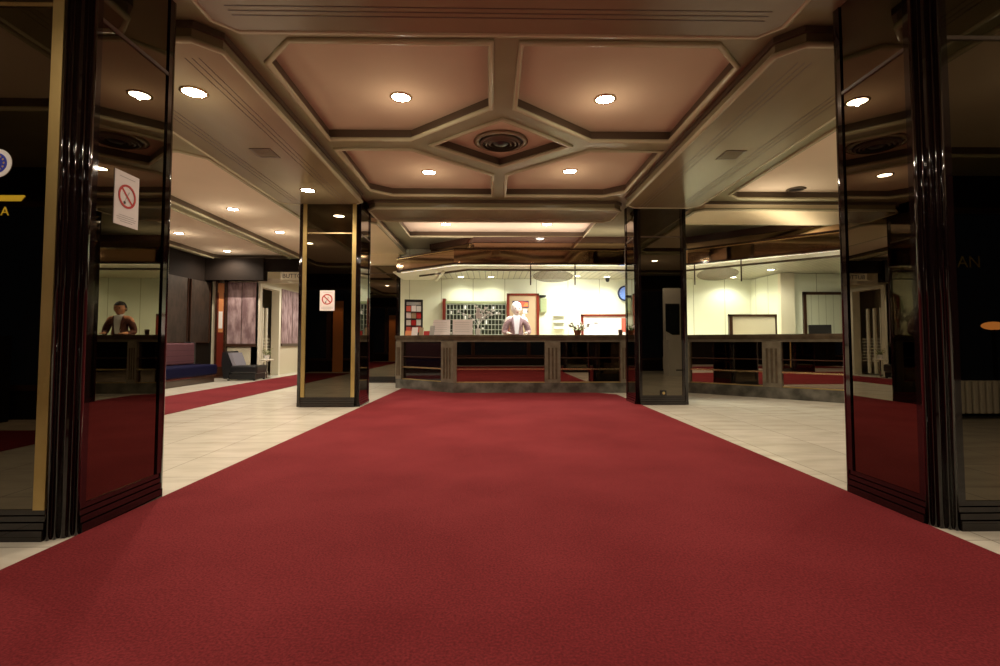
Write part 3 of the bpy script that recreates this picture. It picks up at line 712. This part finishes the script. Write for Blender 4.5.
# key rack
YW = 11.60
xa, zt = aty(446.5, 301.5, YW); xb, _ = aty(505.5, 301.5, YW)
t = thing('key_rack', 'pigeonhole key rack with cream dividers and dark green cells behind the desk', 'rack', ((xa+xb)/2,YW,.882))
w = (xb-xa)/2; hh = zt-.88
MB().box(-w,w,.06,.09,0,hh).build('back_panel', 'green_dark', t)
q = MB(); NC = 17; NR = 8
for k in range(NC+1): q.box(-w+2*w*k/NC-.006,-w+2*w*k/NC+.006,-.06,.06,0,hh-.06)
q.build('upright_divider', 'rack_edge', t)
q = MB()
for k in range(NR+1): q.box(-w,w,-.055,.06,hh*k/NR*.93-.006,hh*k/NR*.93+.006)
q.build('shelf', 'rack_edge', t)
MB().box(-w-.01,w+.01,-.07,.09,hh-.055,hh).build('top_rail', 'green_grey', t)
MB().box(-w-.085,-w-.01,-.10,.09,0,hh+.06).build('red_side_panel', 'wood_red', t)
rnd = random.Random(2); q = MB()
for k in range(16):
    c_, r_ = rnd.randrange(NC), rnd.randrange(2,NR); x_ = -w+2*w*(c_+.5)/NC; z_ = hh*.93*r_/NR
    q.box(x_-.02,x_+.018,-.065,-.06,z_+.01,z_+rnd.uniform(.04,.1))
q.build('key_tags', 'white', t)['kind'] = 'stuff'
# framed board
YW2 = 11.50
xa, zt = aty(506.8, 293.5, YW2); xb, _ = aty(539, 293.5, YW2)
t = thing('framed_notice_board', 'red-brown framed tan notice board behind the person at the desk', 'board', ((xa+xb)/2,YW2,.88)); w = (xb-xa)/2; hh = zt-.88
MB().box(-w,-w+.06,-.03,.03,0,hh).box(w-.06,w,-.03,.03,0,hh).box(-w,w,-.03,.03,hh-.05,hh).build('frame', 'wood_red', t)
MB().box(-w+.06,w-.06,0,.02,0,hh-.05).build('panel', 'cork', t)
MB().box(-w+.13,w-.24,-.006,0,hh-.33,hh-.17).build('picture', 'blue_dark', t)
MB().prism([(-.06,hh-.32),(.12,hh-.31),(.12,hh-.20),(-.02,hh-.18),(-.16,hh-.20)], .007, .010, T=Rx).build('picture_colours', 'red_soft', t)
MB().prism([(.0,hh-.30),(.12,hh-.29),(.12,hh-.23),(.05,hh-.22)], .011, .013, T=Rx).build('picture_flame', 'orange', t)
MB().box(.0,.10,-.006,0,hh-.46,hh-.36).box(-.02,.05,-.006,0,hh-.58,hh-.48).build('photograph', 'white_pink', t)
MB().box(.09,.12,-.006,0,hh-.44,hh-.39).box(0,.03,-.006,0,hh-.56,hh-.52).build('dark_label', 'black', t)
# wall cabinet, slots, clock, camera, partition
xa, za = aty(540, 297, 11.66); xb, zb = aty(546.5, 312, 11.66)
t = thing('wall_box', 'grey-green box with a black cap on the cream wall right of the notice board', 'box', ((xa+xb)/2,11.64,zb))
MB().box(-(xb-xa)/2,(xb-xa)/2,-.06,.08,0,za-zb-.04).build('body', 'green_grey', t)
MB().box(-(xb-xa)/2-.02,(xb-xa)/2-.02,-.08,.08,za-zb,za-zb+.035).build('cap', 'black', t)
for j, (ya_, lab) in enumerate(((315.5,'topmost narrow white paper tray on the wall'),(322,'middle narrow white paper tray on the wall'),(328,'lowest narrow white paper tray on the wall'))):
    xa, z = aty(553.5, ya_, 11.66); xb, _ = aty(565, ya_, 11.66)
    t = thing('paper_tray', lab+' behind the counter', 'tray', ((xa+xb)/2,11.66,z), 0, 'paper trays on the reception wall')
    MB().box(-.13,.13,-.06,.06,-.012,.004).box(-.13,.13,-.06,-.05,.004,.03).build('tray', 'white', t)
    MB().box(-.12,.12,-.05,.05,.004,.02).build('papers', 'paper_grey', t)
x, z = aty(625.5, 293.3, 11.66)
t = thing('wall_clock', 'round blue wall clock with dark rim half hidden by the far right column', 'clock', (x,11.70,z))
MB().lathe([(.0005,0),(.165,0),(.185,.02),(.185,.05),(.15,.055),(.148,.03)], 40, T=Rx, cap=False).build('rim', 'blue_dark', t, True)
MB().lathe([(.0005,.032),(.148,.032)], 40, T=Rx, cap=False).build('dial', 'blue_face', t)
q = MB()
for k in range(12):
    a = 2*PI*k/12; q.prism([(.12*math.cos(a)-.006,.12*math.sin(a)-.006),(.12*math.cos(a)+.006,.12*math.sin(a)-.006),(.12*math.cos(a)+.006,.12*math.sin(a)+.006),(.12*math.cos(a)-.006,.12*math.sin(a)+.006)], .033, .036, T=Rx)
q.build('hour_mark', 'white', t)
MB().prism([(-.005,-.01),(.005,-.01),(.004,.11),(-.004,.11)], .037, .039, T=Rx).build('minute_hand', 'blue_dark', t)
MB().prism([(-.01,-.006),(.075,.03),(.07,.042),(-.012,.006)], .040, .042, T=Rx).build('hour_hand', 'blue_dark', t)
x, z = aty(607, 282, 11.55)
t = thing('security_camera', 'tiny black dome camera under the reception ceiling left of the clock', 'camera', (x,11.5,2.43))
MB().lathe([(.05,0),(.05,-.03),(.045,-.04)], 16).build('mount', 'black', t); MB().ball((0,0,-.05), .045).build('dome', 'black', t, True)
YP = 11.25
xa, zt = aty(580.8, 314.2, YP); xb = 3.35
t = thing('red_framed_partition', 'white desk partition with a thick red frame beside the far right column', 'board', ((xa+xb)/2,YP,.88)); w = (xb-xa)/2; hh = zt-.88
MB().box(-w,-w+.055,-.03,.03,0,hh).box(w-.055,w,-.03,.03,0,hh).box(-w,w,-.03,.03,hh-.05,hh).build('frame', 'wood_red', t)
MB().box(-w+.055,w-.055,0,.02,0,hh-.05).build('panel', 'white_pink', t)
xr = at_line(621.5, YP)-(xa+xb)/2
MB().box(xr,xr+.22,-.008,0,hh-.40,hh-.09).build('red_poster', 'red_soft', t)
MB().box(xr-.62,xr-.53,-.006,0,hh-.21,hh-.19).build('small_print', 'ink', t)
# right hand partition, desk, monitor
YR = 9.9
xa, zt = aty(728.5, 314.3, YR); xb, _ = aty(776, 314.3, YR)
t = thing('dark_framed_partition', 'pale desk partition with dark brown frame behind the right side of the counter', 'board', ((xa+xb)/2,YR,.0)); w = (xb-xa)/2
MB().box(-w,-w+.07,-.03,.03,0,zt).box(w-.02,w,-.03,.03,0,zt).box(-w,w,-.03,.03,zt-.045,zt).build('frame', 'wood_dark', t)
MB().box(-w+.07,w-.02,0,.02,0.1,zt-.045).build('panel', 'cream', t)
xa, za = aty(804.5, 325, 8.9); xb, _ = aty(824, 325, 8.9)
t = thing('computer_monitor', 'black computer monitor behind the counter in front of the framed doorway', 'monitor', ((xa+xb)/2,8.75,.76), -.3)
w = (xb-xa)/2
MB().box(-w,w,-.02,.03,.08,za-.76,None,.01).build('screen_housing', 'black', t)
MB().box(-w+.02,w-.02,.031,.033,.1,za-.79).build('screen', 'screen', t)
MB().box(-.03,.03,-.01,.02,0,.1).box(-.1,.1,-.08,.08,0,.015).build('stand', 'black', t)
# ---------------------------------------------------------------- people
def skinmesh(name, chains, mtl, parent, root, sub=2):
    """chains: list of lists of (x,y,z,rx,ry) sharing points by coordinates"""
    bm = bmesh.new(); lay = bm.verts.layers.skin.verify(); idx = {}
    def V(p):
        k = tuple(round(c,4) for c in p[:3])
        if k not in idx:
            v = bm.verts.new(p[:3]); v[lay].radius = (p[3], p[4] if len(p) > 4 else p[3]); idx[k] = v
            v[lay].use_root = (k == tuple(round(c,4) for c in root))
        return idx[k]
    for chn in chains:
        for a, b in zip(chn, chn[1:]):
            va, vb = V(a), V(b)
            if not bm.edges.get((va,vb)): bm.edges.new((va,vb))
    me = bpy.data.meshes.new(name); bm.to_mesh(me); bm.free(); me.materials.append(M[mtl])
    o = bpy.data.objects.new(name, me); C.objects.link(o); o.parent = parent
    md = o.modifiers.new('skin', 'SKIN'); md.use_smooth_shade = True; md.branch_smoothing = .6
    sm = o.modifiers.new('sub', 'SUBSURF'); sm.levels = sub; sm.render_levels = sub
    return o
def person(label, loc, rz, skin, hair, jacket, bald=False):
    t = thing('person', label, 'person', loc, rz)
    # faces -y ; hands rest on the desk edge in front
    pel = (0,0,.93,.15,.11); wa = (0,.0,1.06,.135,.10); che = (0,.01,1.26,.16,.115); nb = (0,.01,1.40,.10,.08); nk = (0,0,1.455,.052,.052); nt = (0,-.015,1.51,.05,.05)
    ch_ = [[pel,wa,che,nb,nk,nt]]
    for s in (-1,1):
        sh = (s*.17,.01,1.38,.062,.06); el = (s*.235,.0,1.10,.045); wr = (s*.17,-.22,1.09,.028); pm_ = (s*.155,-.29,1.09,.034,.018); kn = (s*.15,-.33,1.088,.034,.014)
        ch_.append([nb,sh,el,wr,pm_,kn])
        for j, (dx, L) in enumerate(((-.028,.062),(-.01,.072),(.009,.068),(.027,.054))):
            b = (s*.15+dx,-.355,1.088,.0095); c = (s*.15+dx*1.15,-.355-L*.5,1.086,.0088); d = (s*.15+dx*1.2,-.355-L*.9,1.074,.0075)
            ch_.append([kn,b,c,d])
        ch_.append([pm_,(s*.155-s*.036,-.305,1.085,.011),(s*.155-s*.055,-.34,1.08,.0095)])
        hip = (s*.095,0,.86,.095,.1); k_ = (s*.10,-.01,.49,.06); an = (s*.10,.02,.10,.042); toe = (s*.11,-.14,.045,.045,.03)
        ch_.append([pel,hip,k_,an,toe])
    skinmesh('body', ch_, skin, t, pel[:3])
    # head: shaped sphere with brow, nose and chin
    hb = MB(); r_ = bmesh.ops.create_uvsphere(hb.bm, u_segments=28, v_segments=20, radius=.1)
    for v in hb.bm.verts:
        x, y, z = v.co/.1
        f = 1.0
        if z < 0: x *= 1-.30*(-z)**1.3; y *= (1-.12*(-z)) 
        y2 = y*1.12
        if y < 0 and -.75 < z < .1: y2 -= .10*max(0,1-abs(x)*3.2)*(1-abs(z+.22)*1.5) if abs(z+.22) < .66 else 0     # nose
        if y < 0: y2 += .08*math.exp(-((abs(x)-.36)**2)/.02-((z-.08)**2)/.02)                                         # eye sockets
        if y < 0 and z < -.7: y2 -= .08
        v.co = Vector((x*.078, y2*.092, z*.118))
    hd = hb.build('head', skin, t, True); hd.scale = (1.22,1.15,1.14); hd.location = (0,-.02,1.575); hd.rotation_euler = (.05,0,.12)
    for s in (-1,1):
        MB().ball((s*.029,-.088,.010), .010, u=10, v=8).build('eye', 'eye', hd, True)
        MB().ball((s*.079,.0,-.005), .026, u=10, v=8, sc=(.35,.7,1.15)).build('ear', skin, hd, True)
    MB().ball((0,-.088,-.062), .02, u=10, v=6, sc=(1.1,.4,.3)).build('mouth', 'lip', hd, True)
    h = MB(); bmesh.ops.create_uvsphere(h.bm, u_segments=24, v_segments=16, radius=1)
    for v in list(h.bm.verts):
        x, y, z = v.co
        v.co = Vector((x*.086, y*.112+.008, z*.124+.008))
    dl = [v for v in h.bm.verts if (v.co.z < .055 and v.co.y < -.03) or v.co.z < -.045]
    bmesh.ops.delete(h.bm, geom=dl, context='VERTS')
    h.build('hair', hair, hd, True)
    # jacket with sleeves, shirt, tie line, trousers, shoes
    j = [[(0,0,.86,.17,.13),(0,.0,1.06,.152,.118),(0,.012,1.26,.178,.132),(0,.015,1.39,.12,.095)]]
    for s in (-1,1):
        j.append([j[0][3],(s*.178,.012,1.372,.092,.088),(s*.24,.0,1.10,.060),(s*.178,-.20,1.095,.042)])
    skinmesh('jacket', j, jacket, t, j[0][0][:3])
    q = MB(); q.prism([(-.065,1.44),(.065,1.44),(.075,1.36),(.035,1.08),(-.035,1.08),(-.075,1.36)], .0, .012, T=Rx)
    for v in q.bm.verts:
        z = v.co.z; v.co.y = v.co.y-.078-(1.44-z)*.22 if z > 1.25 else v.co.y-.124
    q.build('shirt_front', 'shirt', t)
    MB().lathe([(.064,1.415),(.062,1.46),(.057,1.462),(.058,1.415)], 20, cap=False, T=Matrix.Translation((0,-.0,0))).build('collar', 'shirt', t, True)
    for s in (-1,1):
        q = MB(); q.quad([(s*.07,-.09,1.43),(s*.115,-.10,1.36),(s*.085,-.142,1.26),(s*.035,-.148,1.10),(s*.055,-.137,1.30)]); q.build('lapel', jacket, t)
    tr = [[(0,0,.95,.155,.12),(.001,0,.90,.15,.12)]]
    for s in (-1,1): tr.append([tr[0][1],(s*.098,0,.80,.105,.11),(s*.10,-.01,.49,.075),(s*.10,.01,.09,.062)])
    skinmesh('trousers', tr, 'trousers', t, tr[0][0][:3])
    for s in (-1,1): MB().ball((s*.105,-.06,.045), .1, sc=(.5,1.35,.45)).build('shoe', 'black', t, True)
    t.scale = (1.05,1.05,1.03)
    return t
px = at_line(516.5, 10.22)
person('person with white hair, rose jacket and white shirt standing behind the counter', (px,10.22,0), 0, 'skin', 'hair_white', 'jacket_rose')
person('dark haired person in brown jacket behind the counter, hidden by the far right column', (3.42,10.25,0), -.3, 'skin_tan', 'hair_black', 'jacket_brown')
# ---------------------------------------------------------------- things behind the camera, seen in the mirrors
t = thing('information_kiosk', 'white information kiosk with dark screen seen reflected in the far right column', 'kiosk', (5.2,1.0,0), PI)
MB().prism([(-.25,-.22),(.25,-.22),(.25,.22),(-.25,.22)], 0, 1.0).build('cabinet', 'white', t)
q = MB(); q.prism([(-.22,1.0),(.22,1.0),(.22,1.25)], -.25, -.05, T=Matrix.Rotation(PI/2,4,'X') @ Matrix.Rotation(0,4,'Y')); q.build('sloping_top', 'white', t)
MB().box(-.28,.22,.22,.30,1.0,2.5,None,.01).build('back_board', 'white', t)
MB().box(-.23,.17,.20,.22,1.15,2.05).build('dark_poster', 'screen', t)
MB().box(-.2,.05,-.24,-.22,.15,.18).build('slot', 'black', t)
t = thing('radiator', 'grey ribbed radiator under the entrance window at the right', 'radiator', (6.3,-1.05,0))
q = MB()
for k in range(17): q.box(-.72+.085*k,-.66+.085*k,-.06,.06,.07,.47,None,.015)
q.build('rib', 'radiator', t); MB().tube([(-.72,0,.11),(.72,0,.11)], .02, 8).tube([(-.72,0,.43),(.72,0,.43)], .02, 8).box(-.6,-.56,-.05,.05,0,.1).box(.56,.6,-.05,.05,0,.1).build('pipe', 'radiator', t)
t = thing('amber_door_panel', 'narrow amber lit wooden door leaf at the left of the entrance', 'door', (-4.85,-1.22,0))
MB().box(-.16,.16,-.02,.03,.0,2.25,None,.01).build('leaf', 'wood_amber', t); MB().tube([(.1,.05,1.0),(.1,.05,1.2)], .012, 8).build('handle', 'brass', t)
t = thing('staircase', 'dark staircase with handrail beside the entrance at the left', 'stairs', (-6.3,-.6,0))
for k in range(6): MB().box(-.55,.55,-.6+.0*k-.6+.28*k-.0,-.6+.28*(k+1)-.6+1.2,.17*k*0+.17*(5-k),.17*(6-k)).build('step', 'wall_dark', t) if False else MB().box(-.55+.2*k,.55,-.55,.55,.17*k,.17*(k+1)).build('step', 'wall_dark', t)
MB().tube([(-.6,.58,.95),(.4,.58,1.8)], .03, 8).tube([(-.55,.58,0),(-.55,.58,1.0)], .02, 8).build('handrail', 'chrome', t)
t = thing('car_light_stand_in', 'small amber lamp standing in for a car light outside the entrance window', 'light', (7.85,-2.6,0))
MB().tube([(0,0,0),(0,0,1.15)], .03, 8).build('pole', 'black', t); MB().ball((0,0,1.2), .13, sc=(1.5,.6,.5)).build('car_light', 'amber_glow', t, True)  # pole and amber ball stand in for a car's light
t = thing('window_lettering', 'faint yellow letters on the entrance window at the right', 'lettering', (6.2,-1.27,1.98))
o = text('AN', .22, 'faint_yellow', t, (0,0,0), (PI/2,0,0), 'letters')
# ---------------------------------------------------------------- ambient lights
area('desk_fill', (1.6,10.6,2.38), (math.radians(-14),0,0), 5.6, .25, 80, (1,.98,.80))  # added fill over the reception desk; no tube hangs there
area('canopy_fill', (.8,9.75,2.74), (PI,0,0), 4.6, .5, 26, (1,.82,.70))  # unseen uplight added to brighten the ceiling panel over the counter
area('canopy_fill_right', (5.2,8.3,2.74), (PI,0,.75), 3.4, .4, 14, (1,.84,.62))  # the same added uplight above the right facet
area('desk_fill_right', (5.4,9.4,2.36), (0,0,-.75), 2.6, .25, 45, (1,.96,.72))  # added fill without fixture for the right end of the desk
area('wall_fill', (1.7,10.75,2.3), (math.radians(25),0,0), .6, .3, 30, (1,.97,.85))  # unseen area light added to whiten the wall behind the desk
spot('amber_wall_lamp', -4.85, -.4, 2.4, 30, (1,.55,.25), 70, .05, (math.radians(-32),0,0))
area('hall_glow', (-4.6,15.2,2.6), (0,0,0), 1.5, 2.5, 90, (1,.93,.78))
spot('face_fill', .75, 9.62, 2.34, 75, (1,.95,.90), 50, .03, (math.radians(38),0,math.radians(18)))  # added spot without fixture, aimed to whiten the receptionist's face
# ---------------------------------------------------------------- world, camera
w = bpy.data.worlds.new('night'); bpy.context.scene.world = w; w.use_nodes = True
w.node_tree.nodes['Background'].inputs[0].default_value = (.012,.014,.02,1); w.node_tree.nodes['Background'].inputs[1].default_value = .6
cam = bpy.data.cameras.new('camera'); co = bpy.data.objects.new('camera', cam); C.objects.link(co); bpy.context.scene.camera = co
co.location = (0,0,EYE); co.rotation_euler = (PI/2+CP, 0, -CY)
cam.sensor_fit = 'HORIZONTAL'; cam.sensor_width = 36; cam.lens = 36*CF/1000
cam.shift_x = -(PX-500)/1000; cam.shift_y = (PY-333)/1000
cam.clip_start = .05
bpy.context.scene.view_settings.view_transform = 'Standard'
bpy.context.scene.view_settings.look = 'None'
bpy.context.scene.view_settings.exposure = 0
